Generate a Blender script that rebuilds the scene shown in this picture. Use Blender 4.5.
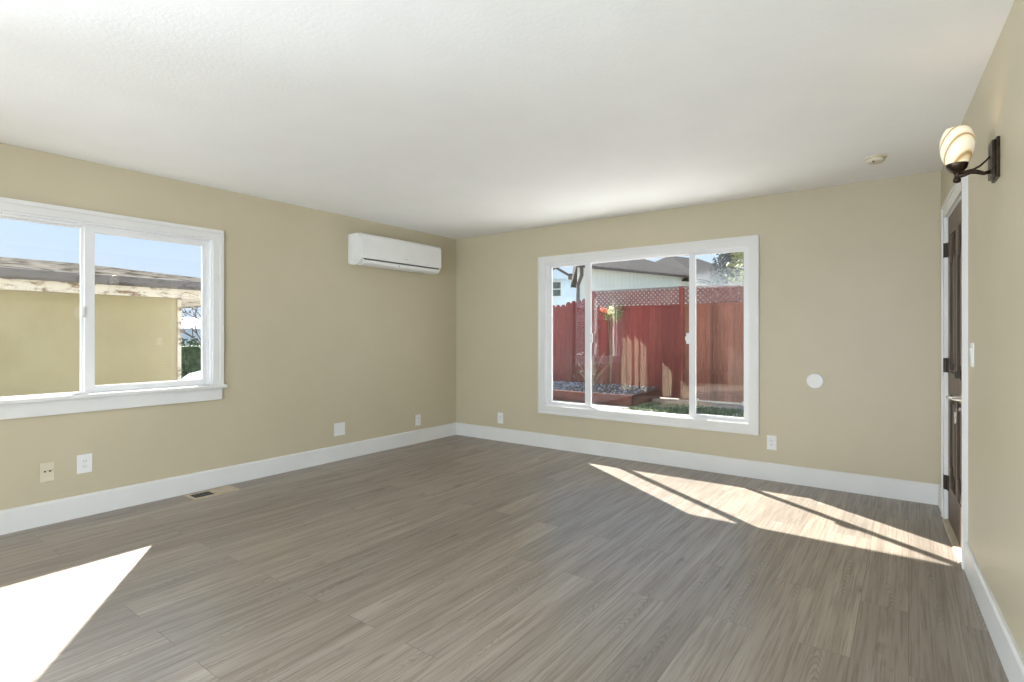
import bpy, bmesh, math, random
from mathutils import Vector, Matrix
R = math.radians
PI = math.pi
random.seed(11)
for o in list(bpy.data.objects): bpy.data.objects.remove(o)
S = bpy.context.scene
C = S.collection

# ------------------------------------------------------------------ camera
EYE = 1.242
cam_d = bpy.data.cameras.new('camera')
cam = bpy.data.objects.new('camera', cam_d); C.objects.link(cam)
cam.location = (0, 0, EYE)
cam.rotation_euler = (R(90), 0, R(36.3))
cam_d.sensor_width = 36.0
cam_d.lens = 540.0 / 1024.0 * 36.0
cam_d.shift_y = -6.0 / 1024.0
cam_d.clip_start = 0.02; cam_d.clip_end = 300
S.camera = cam

# ------------------------------------------------------------------ exposure
S.view_settings.view_transform = 'Standard'
S.view_settings.look = 'None'
S.view_settings.gamma = 1
S.view_settings.use_curve_mapping = False
S.view_settings.exposure = 0.09
try:
    S.cycles.max_bounces = 12; S.cycles.diffuse_bounces = 6; S.cycles.transparent_max_bounces = 24
    S.cycles.sample_clamp_indirect = 6.0; S.cycles.use_denoising = True
except Exception: pass

# ------------------------------------------------------------------ sky
SKY_STRENGTH = 1.03
w = bpy.data.worlds.new('sky'); S.world = w; w.use_nodes = True
nt = w.node_tree; nt.nodes.clear()
tc = nt.nodes.new('ShaderNodeTexCoord'); sp = nt.nodes.new('ShaderNodeSeparateXYZ')
rp = nt.nodes.new('ShaderNodeValToRGB'); bg = nt.nodes.new('ShaderNodeBackground'); wo = nt.nodes.new('ShaderNodeOutputWorld')
nt.links.new(tc.outputs['Generated'], sp.inputs[0]); nt.links.new(sp.outputs['Z'], rp.inputs[0])
nt.links.new(rp.outputs[0], bg.inputs[0]); nt.links.new(bg.outputs[0], wo.inputs[0])
bg.inputs[1].default_value = SKY_STRENGTH
e = rp.color_ramp.elements
e[0].position = 0.0; e[0].color = (.78, .91, 1.06, 1)
e[1].position = 0.9; e[1].color = (.42, .62, 1.0, 1)
for p_, c_ in ((.1, (.70, .86, 1.06, 1)), (.22, (.56, .77, 1.04, 1))):
    n_ = e.new(p_); n_.color = c_

# ------------------------------------------------------------------ sun
SUN_DIR = Vector((1.1, -.78, -1.0)).normalized()
sd = bpy.data.lights.new('sun', 'SUN'); sd.energy = 27.0; sd.angle = R(0.53); sd.color = (1.0, .965, .90)
so = bpy.data.objects.new('sun', sd); C.objects.link(so)
so.rotation_euler = SUN_DIR.to_track_quat('-Z', 'Y').to_euler()

# ------------------------------------------------------------------ added area lights behind the camera, brightening the room as daylight would
def area(name, loc, direction, sx, sy, power, col=(1, 1, 1)):
    d = bpy.data.lights.new(name, 'AREA'); d.shape = 'RECTANGLE'; d.size = sx; d.size_y = sy; d.energy = power; d.color = col
    o = bpy.data.objects.new(name, d); C.objects.link(o); o.location = loc
    o.rotation_euler = Vector(direction).to_track_quat('-Z', 'Z').to_euler()
    return o
area('fill_rear', (-1.2, -4.25, 1.25), (0, 1, 0.10), 3.2, 2.2, 40, (.815, .915, 1.0))
area('fill_ceiling', (-1.2, -4.6, .25), (0, 1, 1.0), 3.2, 1.2, 290, (.815, .915, 1.0))  # added upward light that brightens the ceiling, no patio behind it
area('fill_left', (-4.85, -2.0, 1.2), (1, .45, .15), 1.6, 1.8, 430, (.815, .915, 1.0))
area('fill_right', (.82, -2.45, 1.2), (-1, .55, .12), 2.0, 1.8, 190, (.815, .915, 1.0))

# ------------------------------------------------------------------ node helpers
def mat(name):
    m = bpy.data.materials.new(name); m.use_nodes = True
    return m, m.node_tree, m.node_tree.nodes['Principled BSDF']
def N(nt, t, **kw):
    n = nt.nodes.new(t)
    for k, v in kw.items(): setattr(n, k, v)
    return n
def L(nt, a, b): nt.links.new(a, b)
def coords(nt, scale=(1, 1, 1), loc=(0, 0, 0), rot=(0, 0, 0)):
    t = N(nt, 'ShaderNodeTexCoord'); m = N(nt, 'ShaderNodeMapping')
    m.inputs['Scale'].default_value = scale; m.inputs['Location'].default_value = loc; m.inputs['Rotation'].default_value = rot
    L(nt, t.outputs['Object'], m.inputs[0]); return m.outputs[0]
def noise(nt, vec, scale, detail=4, rough=.55):
    n = N(nt, 'ShaderNodeTexNoise'); n.inputs['Scale'].default_value = scale
    n.inputs['Detail'].default_value = detail; n.inputs['Roughness'].default_value = rough
    L(nt, vec, n.inputs['Vector']); return n.outputs['Fac']
def ramp(nt, fac, stops):
    r = N(nt, 'ShaderNodeValToRGB'); L(nt, fac, r.inputs[0])
    el = r.color_ramp.elements
    while len(el) < len(stops): el.new(.5)
    for i, (p, c) in enumerate(stops):
        el[i].position = p; el[i].color = (c[0], c[1], c[2], 1) if hasattr(c, '__len__') else (c, c, c, 1)
    return r.outputs[0]
def mix(nt, fac, a, b, mode='MIX'):
    m = N(nt, 'ShaderNodeMix', data_type='RGBA', blend_type=mode)
    for sock, v in ((m.inputs[0], fac), (m.inputs[6], a), (m.inputs[7], b)):
        if hasattr(v, 'is_linked'): L(nt, v, sock)
        elif hasattr(v, '__len__'): sock.default_value = (v[0], v[1], v[2], 1)
        else: sock.default_value = v
    return m.outputs[2]
def math_(nt, op, a, b=None):
    m = N(nt, 'ShaderNodeMath', operation=op)
    for i, v in enumerate((a, b)):
        if v is None: continue
        if hasattr(v, 'is_linked'): L(nt, v, m.inputs[i])
        else: m.inputs[i].default_value = v
    return m.outputs[0]
def bump(nt, b, height, strength=.2, dist=.01):
    n = N(nt, 'ShaderNodeBump'); n.inputs['Strength'].default_value = strength; n.inputs['Distance'].default_value = dist
    L(nt, height, n.inputs['Height']); L(nt, n.outputs[0], b.inputs['Normal'])
def noisy(name, c1, c2, scale=8, rough=.5, bstr=0, bscale=None, stretch=(1, 1, 1), metal=0, spec=.5, lo=.35, hi=.65):
    m, nt, b = mat(name)
    v = coords(nt, stretch)
    f = noise(nt, v, scale, 5)
    L(nt, ramp(nt, f, [(lo, c1), (hi, c2)]), b.inputs['Base Color'])
    b.inputs['Roughness'].default_value = rough; b.inputs['Metallic'].default_value = metal
    b.inputs['Specular IOR Level'].default_value = spec
    if bstr: bump(nt, b, noise(nt, v, bscale or scale * 3, 4), bstr)
    return m
M = {}
WALL = (.498, .441, .317)
M['wall'] = noisy('wall_paint', tuple(c * .985 for c in WALL), tuple(c * 1.015 for c in WALL), 3, .42, .05, 160, spec=.45)
M['ceiling'] = noisy('ceiling_paint', (.855, .865, .870), (.875, .885, .89), 3, .7, .12, 60, spec=.3)
M['taupe'] = noisy('taupe_paint', (.15, .125, .10), (.17, .145, .115), 3, .6, 0)  # unseen rear wall made darker to weaken its reflection in the window
M['trim'] = noisy('white_trim_paint', (.66, .655, .64), (.69, .685, .67), 4, .35, 0)
M['vinyl'] = noisy('white_vinyl', (.70, .70, .71), (.73, .73, .74), 4, .3, 0)
M['plastic'] = noisy('white_plastic', (.70, .70, .69), (.73, .73, .72), 6, .35, 0)
M['ivory'] = noisy('ivory_plastic', (.58, .52, .39), (.62, .56, .43), 6, .4, 0)
M['slot'] = noisy('dark_slot', (.012, .011, .010), (.02, .018, .016), 20, .6, 0)
M['grey_line'] = noisy('grey_louver_gap', (.10, .10, .10), (.14, .14, .14), 20, .6, 0)
M['bronze'] = noisy('oil_rubbed_bronze', (.022, .014, .009), (.055, .034, .02), 30, .32, 0, metal=.7)
M['chrome'] = noisy('brushed_nickel', (.62, .61, .59), (.72, .71, .69), 30, .25, 0, metal=.9)
M['black_metal'] = noisy('dark_hinge_metal', (.03, .024, .018), (.05, .04, .03), 30, .4, 0, metal=.6)
M['tan_metal'] = noisy('tan_painted_metal', (.44, .355, .25), (.50, .41, .30), 20, .45, 0)
M['wood_strip'] = noisy('pale_threshold_wood', (.40, .33, .24), (.55, .47, .36), 6, .5, 0, stretch=(8, 1, 8))

def floor_mat():
    m, nt, b = mat('oak_plank_floor')
    t = N(nt, 'ShaderNodeTexCoord'); s = N(nt, 'ShaderNodeSeparateXYZ'); L(nt, t.outputs['Object'], s.inputs[0])
    x, y = s.outputs['X'], s.outputs['Y']
    cb = N(nt, 'ShaderNodeCombineXYZ'); L(nt, y, cb.inputs[0]); L(nt, x, cb.inputs[1])
    br = N(nt, 'ShaderNodeTexBrick'); L(nt, cb.outputs[0], br.inputs['Vector'])
    br.offset = .37; br.offset_frequency = 2
    br.inputs['Color1'].default_value = (0, 0, 0, 1); br.inputs['Color2'].default_value = (1, 1, 1, 1); br.inputs['Mortar'].default_value = (.5, .5, .5, 1)
    br.inputs['Scale'].default_value = 1; br.inputs['Mortar Size'].default_value = .0014; br.inputs['Mortar Smooth'].default_value = .2
    br.inputs['Brick Width'].default_value = 1.5; br.inputs['Row Height'].default_value = .182; br.inputs['Bias'].default_value = 0
    rnd = N(nt, 'ShaderNodeSeparateColor'); L(nt, br.outputs['Color'], rnd.inputs[0]); rv = rnd.outputs[0]
    shift = math_(nt, 'MULTIPLY', rv, 37.0)
    def vec(sx, sy):
        c = N(nt, 'ShaderNodeCombineXYZ')
        L(nt, math_(nt, 'MULTIPLY', x, sx), c.inputs[0]); L(nt, math_(nt, 'MULTIPLY', y, sy), c.inputs[1]); L(nt, shift, c.inputs[2])
        return c.outputs[0]
    fine = noise(nt, vec(105, 2.8), 1, 5, .62)
    broad = noise(nt, vec(19, .8), 1, 4, .6)
    wob = noise(nt, vec(0, .9), 1, 2, .5)
    u = math_(nt, 'SUBTRACT', math_(nt, 'FRACT', math_(nt, 'DIVIDE', x, .182)), .5)
    u = math_(nt, 'ADD', u, math_(nt, 'MULTIPLY', math_(nt, 'SUBTRACT', wob, .5), 1.5))
    uu = math_(nt, 'POWER', math_(nt, 'ABSOLUTE', math_(nt, 'MULTIPLY', u, 30.0)), 1.6)
    jig = math_(nt, 'MULTIPLY', noise(nt, vec(30, 5), 1, 3, .6), 16.0)
    ph = math_(nt, 'ADD', math_(nt, 'ADD', math_(nt, 'ADD', math_(nt, 'MULTIPLY', y, 120.0), shift), uu), jig)
    rings = math_(nt, 'MULTIPLY', math_(nt, 'SUBTRACT', math_(nt, 'ADD', math_(nt, 'SINE', ph), 1.0), 0.0), .5)
    knots = noise(nt, vec(9, 2.6), 1, 3, .5)
    col = ramp(nt, broad, [(.25, (.190, .154, .122)), (.5, (.275, .233, .193)), (.75, (.345, .302, .258))])
    col = mix(nt, ramp(nt, fine, [(.36, 0.72), (.53, 0.0)]), col, (.15, .118, .09))
    lineup = ramp(nt, rings, [(.45, 0.0), (.95, .46)])
    band = ramp(nt, math_(nt, 'ABSOLUTE', u), [(.05, 1.0), (.17, 0.0)])
    along = ramp(nt, noise(nt, vec(0, 1.1), 1, 2, .5), [(.47, 0.0), (.58, 1.0)])
    mk = N(nt, 'ShaderNodeMix', data_type='RGBA', blend_type='MULTIPLY'); mk.inputs[0].default_value = 1
    L(nt, band, mk.inputs[6]); L(nt, along, mk.inputs[7]); mask = mk.outputs[2]
    lm = N(nt, 'ShaderNodeMix', data_type='RGBA', blend_type='MULTIPLY'); lm.inputs[0].default_value = 1
    L(nt, lineup, lm.inputs[6]); L(nt, mask, lm.inputs[7])
    bw = N(nt, 'ShaderNodeRGBToBW'); L(nt, lm.outputs[2], bw.inputs[0])
    col = mix(nt, bw.outputs[0], col, (.10, .08, .062))
    col = mix(nt, ramp(nt, knots, [(.68, 0.0), (.76, .65)]), col, (.06, .045, .034))
    tone = ramp(nt, rv, [(0, (.87, .87, .88)), (.5, (1, 1, 1)), (1, (1.12, 1.11, 1.10))])
    col = mix(nt, 1.0, col, tone, 'MULTIPLY')
    col = mix(nt, math_(nt, 'MULTIPLY', br.outputs['Fac'], .55), col, (.05, .04, .03))
    L(nt, col, b.inputs['Base Color'])
    L(nt, ramp(nt, fine, [(.3, .40), (.7, .31)]), b.inputs['Roughness'])
    b.inputs['Specular IOR Level'].default_value = .75
    h = math_(nt, 'SUBTRACT', math_(nt, 'MULTIPLY', fine, .25), br.outputs['Fac'])
    bump(nt, b, h, .25, .002)
    return m
M['floor'] = floor_mat()

def glass_mat():
    m, nt, b = mat('window_glass'); nt.nodes.remove(b)
    out = nt.nodes['Material Output']
    lw = N(nt, 'ShaderNodeLayerWeight'); lw.inputs['Blend'].default_value = .5
    p = math_(nt, 'POWER', lw.outputs['Facing'], 4.0)
    f = math_(nt, 'ADD', math_(nt, 'MULTIPLY', p, .7), .075)
    tr = N(nt, 'ShaderNodeBsdfTransparent'); tr.inputs[0].default_value = (.985, .99, .988, 1)
    gl = N(nt, 'ShaderNodeBsdfGlossy'); gl.inputs['Roughness'].default_value = 0.0
    ms = N(nt, 'ShaderNodeMixShader'); L(nt, f, ms.inputs[0]); L(nt, tr.outputs[0], ms.inputs[1]); L(nt, gl.outputs[0], ms.inputs[2])
    L(nt, ms.outputs[0], out.inputs[0]); return m
M['glass'] = glass_mat()

def shade_mat():
    m, nt, b = mat('swirled_lamp_glass')
    v = coords(nt, (1, 1, 1))
    wv = N(nt, 'ShaderNodeTexWave', wave_type='BANDS', bands_direction='Z'); wv.inputs['Scale'].default_value = 6; wv.inputs['Distortion'].default_value = 1.6
    wv.inputs['Detail'].default_value = 0.0; wv.inputs['Detail Scale'].default_value = 1.2
    L(nt, coords(nt, (2.2, 1.2, 1), rot=(.5, .35, 0)), wv.inputs['Vector'])
    col = ramp(nt, wv.outputs['Fac'], [(0, (.34, .22, .10)), (.07, (.60, .46, .26)), (.22, (.74, .65, .46)), (1, (.76, .70, .55))])
    L(nt, col, b.inputs['Base Color']); L(nt, col, b.inputs['Emission Color'])
    b.inputs['Emission Strength'].default_value = .42; b.inputs['Roughness'].default_value = .25
    return m
M['shade'] = shade_mat()
M['door'] = noisy('brown_stained_door', (.085, .056, .038), (.155, .108, .075), 5, .42, .05, 30, stretch=(9, 9, 1))
M['door_dark'] = noisy('dark_panel_stain', (.028, .017, .012), (.055, .034, .024), 5, .4, .05, 30, stretch=(9, 9, 1))

# outside
def stucco_mat():
    m, nt, b = mat('yellow_stucco')
    v = coords(nt)
    big = noise(nt, v, 1.1, 5, .6); fine = noise(nt, v, 45, 4, .6)
    col = ramp(nt, big, [(.3, (.285, .265, .18)), (.5, (.33, .31, .215)), (.7, (.365, .345, .25))])
    col = mix(nt, ramp(nt, noise(nt, v, 5, 5, .7), [(.55, 0), (.75, .25)]), col, (.25, .23, .19))
    L(nt, col, b.inputs['Base Color']); b.inputs['Roughness'].default_value = .9; b.inputs['Specular IOR Level'].default_value = .1
    bump(nt, b, fine, .5, .01); return m
M['stucco'] = stucco_mat()
def flaky(name, base, stain, lo, hi, scale=7):
    m, nt, b = mat(name); v = coords(nt, (1, .6, 1.6))
    f = noise(nt, v, scale, 8, .75)
    L(nt, ramp(nt, f, [(lo, base), (hi, stain)]), b.inputs['Base Color']); b.inputs['Roughness'].default_value = .95; b.inputs['Specular IOR Level'].default_value = .05
    bump(nt, b, f, .3); return m
M['fascia'] = flaky('peeling_white_fascia', (.62, .61, .58), (.20, .15, .11), .50, .60)
M['gutter'] = flaky('weathered_grey_gutter', (.15, .15, .165), (.06, .055, .055), .52, .64)
def roof_gravel():
    m, nt, b = mat('gravel_roofing'); v = coords(nt)
    f = noise(nt, coords(nt, (.55, .9, 1)), 5, 3, .7); g = noise(nt, v, 2.2, 3, .6)
    c = ramp(nt, f, [(.40, (.012, .011, .010)), (.46, (.070, .064, .057)), (.53, (.14, .13, .117))])
    c = mix(nt, ramp(nt, g, [(.4, 0), (.7, .35)]), c, (.05, .043, .036))
    L(nt, c, b.inputs['Base Color']); b.inputs['Roughness'].default_value = 1; b.inputs['Specular IOR Level'].default_value = 0; bump(nt, b, f, .4, .02); return m
M['roof_gravel'] = roof_gravel()
def boards_mat(name, c1, c2, c3):
    m, nt, b = mat(name)
    t = N(nt, 'ShaderNodeTexCoord'); s = N(nt, 'ShaderNodeSeparateXYZ'); L(nt, t.outputs['Object'], s.inputs[0])
    wn = N(nt, 'ShaderNodeTexWhiteNoise', noise_dimensions='1D')
    L(nt, math_(nt, 'FLOOR', math_(nt, 'DIVIDE', s.outputs['X'], .142)), wn.inputs['W'])
    v = coords(nt, (14, 14, 1.1)); f = noise(nt, v, 2.2, 6, .65)
    c = ramp(nt, f, [(.3, c1), (.52, c2), (.75, c3)])
    c = mix(nt, 1.0, c, ramp(nt, wn.outputs['Value'], [(0, (.72, .72, .74)), (1, (1.25, 1.22, 1.18))]), 'MULTIPLY')
    L(nt, c, b.inputs['Base Color']); b.inputs['Roughness'].default_value = .8; b.inputs['Specular IOR Level'].default_value = .2
    bump(nt, b, f, .2); return m
M['redwood'] = boards_mat('red_stained_boards', (.14, .026, .028), (.22, .045, .046), (.28, .072, .066))
M['unreflected'] = boards_mat('boards_without_reflection', (.15, .050, .034), (.215, .080, .056), (.275, .115, .085))  # same fence; the missing window reflection is put into this browner colour
M['dark_red'] = noisy('dark_red_edging', (.075, .018, .016), (.13, .032, .026), 8, .85, 0)
M['lattice'] = noisy('weathered_lattice', (.17, .075, .075), (.25, .125, .12), 12, .8, 0)
M['cap'] = noisy('grey_weathered_cap', (.15, .13, .14), (.25, .21, .21), 10, .85, 0)
M['soil'] = noisy('bed_soil', (.07, .05, .04), (.16, .12, .10), 10, .95, .4)
M['yard'] = noisy('bare_ground', (.30, .27, .23), (.38, .35, .30), 4, .95, .3)
M['bounce_white'] = noisy('bright_bounce_slab', (.76, .76, .74), (.82, .82, .80), 3, .9, .1)  # kept very pale so the unseen slab reflects more sun indoors
M['gravel'] = noisy('blue_grey_gravel', (.16, .17, .22), (.58, .60, .70), 30, .85, 0)
M['grass'] = noisy('short_green_grass', (.035, .075, .03), (.10, .17, .07), 30, .8, 0)
M['flag'] = noisy('tan_flagstone', (.34, .25, .17), (.50, .39, .28), 9, .9, .3)
M['pvc'] = noisy('cream_pipe', (.62, .56, .45), (.72, .66, .55), 9, .5, 0)
M['bark'] = noisy('bark', (.10, .075, .055), (.19, .145, .11), 14, .9, .4)
M['twig'] = noisy('dry_brown_stems', (.15, .10, .07), (.28, .20, .14), 20, .9, 0)
M['leaf_dark'] = noisy('dark_blue_green_needles', (.010, .028, .030), (.035, .075, .060), 6, .7, 0)
M['leaf_lime'] = noisy('yellow_green_leaves', (.10, .14, .025), (.30, .32, .08), 6, .6, 0)
M['leaf_hedge'] = noisy('hedge_leaves', (.045, .075, .03), (.13, .18, .08), 6, .65, 0)
M['leaf_pale'] = noisy('pale_grey_leaves', (.11, .12, .10), (.22, .23, .20), 6, .7, 0)
M['flower_red'] = noisy('orange_red_petals', (.75, .12, .06), (.85, .22, .10), 20, .6, 0)
M['flower_pale'] = noisy('cream_yellow_petals', (.75, .66, .32), (.85, .80, .55), 20, .6, 0)
M['siding'] = noisy('pale_green_siding', (.82, .90, .80), (.85, .92, .84), 3, .8, 0)
M['blue_siding'] = noisy('pale_blue_siding', (.62, .73, .84), (.68, .78, .88), 3, .8, 0)
M['shingle'] = flaky('brown_grey_shingles', (.052, .048, .049), (.024, .021, .022), .4, .62, 5)
M['eave'] = noisy('dark_eave_board', (.075, .06, .06), (.11, .09, .085), 8, .8, 0)
M['far_glass'] = noisy('dark_window_panes', (.05, .07, .07), (.10, .13, .12), 4, .1, 0)
M['car_paint'] = noisy('white_car_paint', (.70, .74, .80), (.75, .79, .85), 3, .2, 0)
M['tyre'] = noisy('tyre_rubber', (.015, .015, .015), (.03, .03, .03), 20, .9, 0)
M['asphalt'] = noisy('street_asphalt', (.10, .10, .10), (.15, .15, .145), 8, .9, .2)
M['far_wall'] = noisy('pale_far_wall', (.80, .86, .92), (.84, .90, .95), 2, .8, 0)
M['wire'] = noisy('utility_wire_black', (.02, .02, .02), (.04, .04, .04), 8, .7, 0)

# ------------------------------------------------------------------ mesh builder
class MB:
    def __init__(s): s.bm = bmesh.new()
    def box(s, x0, x1, y0, y1, z0, z1, mtx=None, bev=0):
        r = bmesh.ops.create_cube(s.bm, size=1); vs = r['verts']
        for v in vs: v.co = Vector((x0 + (v.co.x + .5) * (x1 - x0), y0 + (v.co.y + .5) * (y1 - y0), z0 + (v.co.z + .5) * (z1 - z0)))
        if bev:
            es = list({e for v in vs for e in v.link_edges})
            rr = bmesh.ops.bevel(s.bm, geom=es, offset=bev, segments=2, affect='EDGES', profile=.6)
            vs = list({v for f in rr['faces'] for v in f.verts} | {v for v in vs if v.is_valid})
        if mtx is not None: bmesh.ops.transform(s.bm, matrix=mtx, verts=[v for v in vs if v.is_valid])
        return s
    def prism(s, pts, axis, a0, a1, mtx=None):
        """polygon in the two other axes (cyclic order: x->(y,z), y->(x,z), z->(x,y)) swept from a0 to a1"""
        def P(p, a):
            if axis == 'x': return (a, p[0], p[1])
            if axis == 'y': return (p[0], a, p[1])
            return (p[0], p[1], a)
        A = [s.bm.verts.new(P(p, a0)) for p in pts]; B = [s.bm.verts.new(P(p, a1)) for p in pts]
        n = len(pts)
        s.bm.faces.new(A); s.bm.faces.new(B[::-1])
        for i in range(n): s.bm.faces.new((A[i], A[(i + 1) % n], B[(i + 1) % n], B[i]))
        if mtx is not None: bmesh.ops.transform(s.bm, matrix=mtx, verts=A + B)
        return s
    def tube(s, pts, rad, seg=8, caps=True):
        pts = [Vector(p) for p in pts]; n = len(pts)
        rads = rad if hasattr(rad, '__len__') else [rad] * n
        rings = []; up = None
        for i, p in enumerate(pts):
            t = (pts[min(i + 1, n - 1)] - pts[max(i - 1, 0)]).normalized()
            if up is None:
                up = Vector((0, 0, 1)) if abs(t.z) < .9 else Vector((1, 0, 0))
            a = t.cross(up).normalized(); bb = a.cross(t).normalized(); up = bb
            rings.append([s.bm.verts.new(p + (a * math.cos(2 * PI * k / seg) + bb * math.sin(2 * PI * k / seg)) * rads[i]) for k in range(seg)])
        for r0, r1 in zip(rings, rings[1:]):
            for k in range(seg): s.bm.faces.new((r0[k], r0[(k + 1) % seg], r1[(k + 1) % seg], r1[k]))
        if caps: s.bm.faces.new(rings[0][::-1]); s.bm.faces.new(rings[-1])
        return s
    def lathe(s, prof, seg=32, loc=(0, 0, 0), mtx=None):
        """profile of (radius, height) turned about z"""
        rings = []; allv = []
        for r, z in prof:
            if r < 1e-5: rg = [s.bm.verts.new((0, 0, z))]
            else: rg = [s.bm.verts.new((r * math.cos(2 * PI * k / seg), r * math.sin(2 * PI * k / seg), z)) for k in range(seg)]
            rings.append(rg); allv += rg
        for a, b in zip(rings, rings[1:]):
            for k in range(seg):
                k2 = (k + 1) % seg
                if len(a) == 1 and len(b) == 1: continue
                if len(a) == 1: s.bm.faces.new((a[0], b[k2], b[k]))
                elif len(b) == 1: s.bm.faces.new((a[k], a[k2], b[0]))
                else: s.bm.faces.new((a[k], a[k2], b[k2], b[k]))
        m_ = Matrix.Translation(loc) @ (mtx if mtx is not None else Matrix())
        bmesh.ops.transform(s.bm, matrix=m_, verts=allv); return s
    def quad(s, pts):
        s.bm.faces.new([s.bm.verts.new(p) for p in pts]); return s
    def blob(s, loc, rad, sub=2, jit=.15, squash=1.0):
        r = bmesh.ops.create_icosphere(s.bm, subdivisions=sub, radius=1)
        for v in r['verts']:
            k = 1 + random.uniform(-jit, jit)
            v.co = Vector(loc) + Vector((v.co.x * rad * k, v.co.y * rad * k, v.co.z * rad * k * squash))
        return s
    def leaf(s, p, size):
        d = Vector((random.gauss(0, 1), random.gauss(0, 1), random.gauss(0, 1))).normalized()
        a = d.orthogonal().normalized(); b = d.cross(a)
        th = random.uniform(0, PI); a, b = a * math.cos(th) + b * math.sin(th), b * math.cos(th) - a * math.sin(th)
        p = Vector(p)
        s.bm.faces.new([s.bm.verts.new(q) for q in (p - a * size, p - b * size * .42, p + a * size, p + b * size * .42)])
        return s
    def build(s, name, m, parent=None, smooth=False, world=None):
        bmesh.ops.recalc_face_normals(s.bm, faces=s.bm.faces)
        me = bpy.data.meshes.new(name); s.bm.to_mesh(me); s.bm.free()
        me.materials.append(m)
        if smooth:
            for p in me.polygons: p.use_smooth = True
        o = bpy.data.objects.new(name, me); C.objects.link(o)
        if parent is not None: o.parent = parent
        if world is not None: o.matrix_world = world
        return o
def empty(name, loc=(0, 0, 0), rz=0):
    o = bpy.data.objects.new(name, None); C.objects.link(o); o.empty_display_size = .1
    o.location = loc; o.rotation_euler = (0, 0, rz); return o
def tag(o, label, cat, group=None, kind=None):
    o['label'] = label; o['category'] = cat
    if group: o['group'] = group
    if kind: o['kind'] = kind
    return o
def struct(o): o['kind'] = 'structure'; return o
def auto_smooth(o, ang=35):
    for p in o.data.polygons: p.use_smooth = True
    try: o.data.set_sharp_from_angle(angle=R(ang))
    except Exception: pass
    return o
def frame_boxes(mb, axis, a0, a1, u0, u1, v0, v1, wl, wr, wb, wt):
    """rectangular frame in the plane across axis ('x' or 'y'); u horizontal, v vertical"""
    def bx(ua, ub, va, vb):
        if axis == 'x': mb.box(a0, a1, ua, ub, va, vb)
        else: mb.box(ua, ub, a0, a1, va, vb)
    bx(u0, u0 + wl, v0, v1); bx(u1 - wr, u1, v0, v1); bx(u0 + wl, u1 - wr, v0, v0 + wb); bx(u0 + wl, u1 - wr, v1 - wt, v1)
    return mb

# ================================================================== ROOM
XL, YB, H = -4.56, 5.03, 2.44
YR = -4.0                                    # rear wall of the open space behind the camera
WT = .14
# right wall runs 2.8 degrees off square: local frame, s along the wall from the back corner, n into the room
dW = Vector((.117, -2.43, 0)).normalized(); nW = Vector((-2.43, -.117, 0)).normalized()
RW = Matrix(((dW.x, nW.x, 0, .19), (dW.y, nW.y, 0, YB), (0, 0, 1, 0), (0, 0, 0, 1)))   # local (s, n, z) -> world
RS = 9.25                                    # its length

struct(MB().prism([(XL - WT, YR - WT), (.85, YR - WT), (.42, YB + WT), (XL - WT, YB + WT)], 'z', -.16, 0).build('floor', M['floor']))
struct(MB().prism([(XL - WT, YR - WT), (.85, YR - WT), (.42, YB + WT), (XL - WT, YB + WT)], 'z', H, H + .12).build('ceiling', M['ceiling']))

def wall_with_holes(axis, a0, a1, u0, u1, holes):
    """holes: (ua, ub, va, vb), in order along u, not overlapping"""
    mb = MB()
    def bx(ua, ub, va, vb):
        if ub - ua < 1e-4 or vb - va < 1e-4: return
        if axis == 'x': mb.box(a0, a1, ua, ub, va, vb)
        else: mb.box(ua, ub, a0, a1, va, vb)
    u = u0
    for ua, ub, va, vb in holes:
        bx(u, ua, 0, H); bx(ua, ub, 0, va); bx(ua, ub, vb, H); u = ub
    bx(u, u1, 0, H); return mb
# openings: main left window, three unseen slits added to throw sun strips the back window mirrors
SL = [(-.48, -.28), (-.14, .10), (.127, .355)]
WY0, WY1, WZ0, WZ1 = .46, 2.095, .83, 2.02
slit = [(a, b, .06, 1.27) for a, b in SL]
struct(wall_with_holes('x', XL - WT, XL, YR, YB + WT, [(-3.4, -1.4, .25, 2.1)] + slit + [(WY0, WY1, WZ0, WZ1)]).build('wall_left', M['wall']))
BX0, BX1, BZ0, BZ1 = -3.235, -1.125, .465, 2.025
struct(wall_with_holes('y', YB, YB + WT, XL, .19 + .16, [(BX0, BX1, BZ0, BZ1)]).build('wall_back', M['wall']))
DS0, DS1, DZ = .385, 1.233, 2.035
mb = MB()
for s0, s1, z0, z1 in ((-.02, DS0, 0, H), (DS0, DS1, DZ, H), (DS1, 6.5, 0, H), (6.5, 8.5, 0, .25), (6.5, 8.5, 2.1, H), (8.5, RS, 0, H)): mb.box(s0, s1, -WT, 0, z0, z1, RW)
struct(mb.build('wall_right', M['wall']))
struct(wall_with_holes('y', YR - WT, YR, XL, .8, [(-3.2, .2, .1, 2.3)]).build('wall_rear', M['taupe']))
struct(MB().box(XL, -3.4, -.62, -.50, 0, H).build('wall_strip_catcher', M['wall']))  # unseen wall added to catch the sun strips, length set for reflections
# outer roof with eaves
struct(MB().box(-5.22, 1.3, -4.6, 5.65, H + .12, H + .26).box(-5.22, 1.3, 5.17, 5.65, H, H + .12).box(-5.22, -4.70, -4.6, 5.17, H, H + .12).build('roof_eaves', M['trim']))

# baseboards (square-topped, small eased edge)
BH = .15
def bprof(sign=1): return [(0, 0), (.017, 0), (.017, BH - .012), (.010, BH), (0, BH)]
struct(MB().prism([(XL + a, b) for a, b in bprof()], 'y', -.50, YB).build('baseboard_left', M['trim']))
struct(MB().prism([(YB - a, b) for a, b in bprof()], 'x', XL, .19).build('baseboard_back', M['trim']))
mb = MB()
mb.prism([(a, b) for a, b in bprof()], 'x', 1.308, RS - .05, RW).prism([(a, b) for a, b in bprof()], 'x', .018, .31, RW)
struct(mb.build('baseboard_right', M['trim']))

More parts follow.
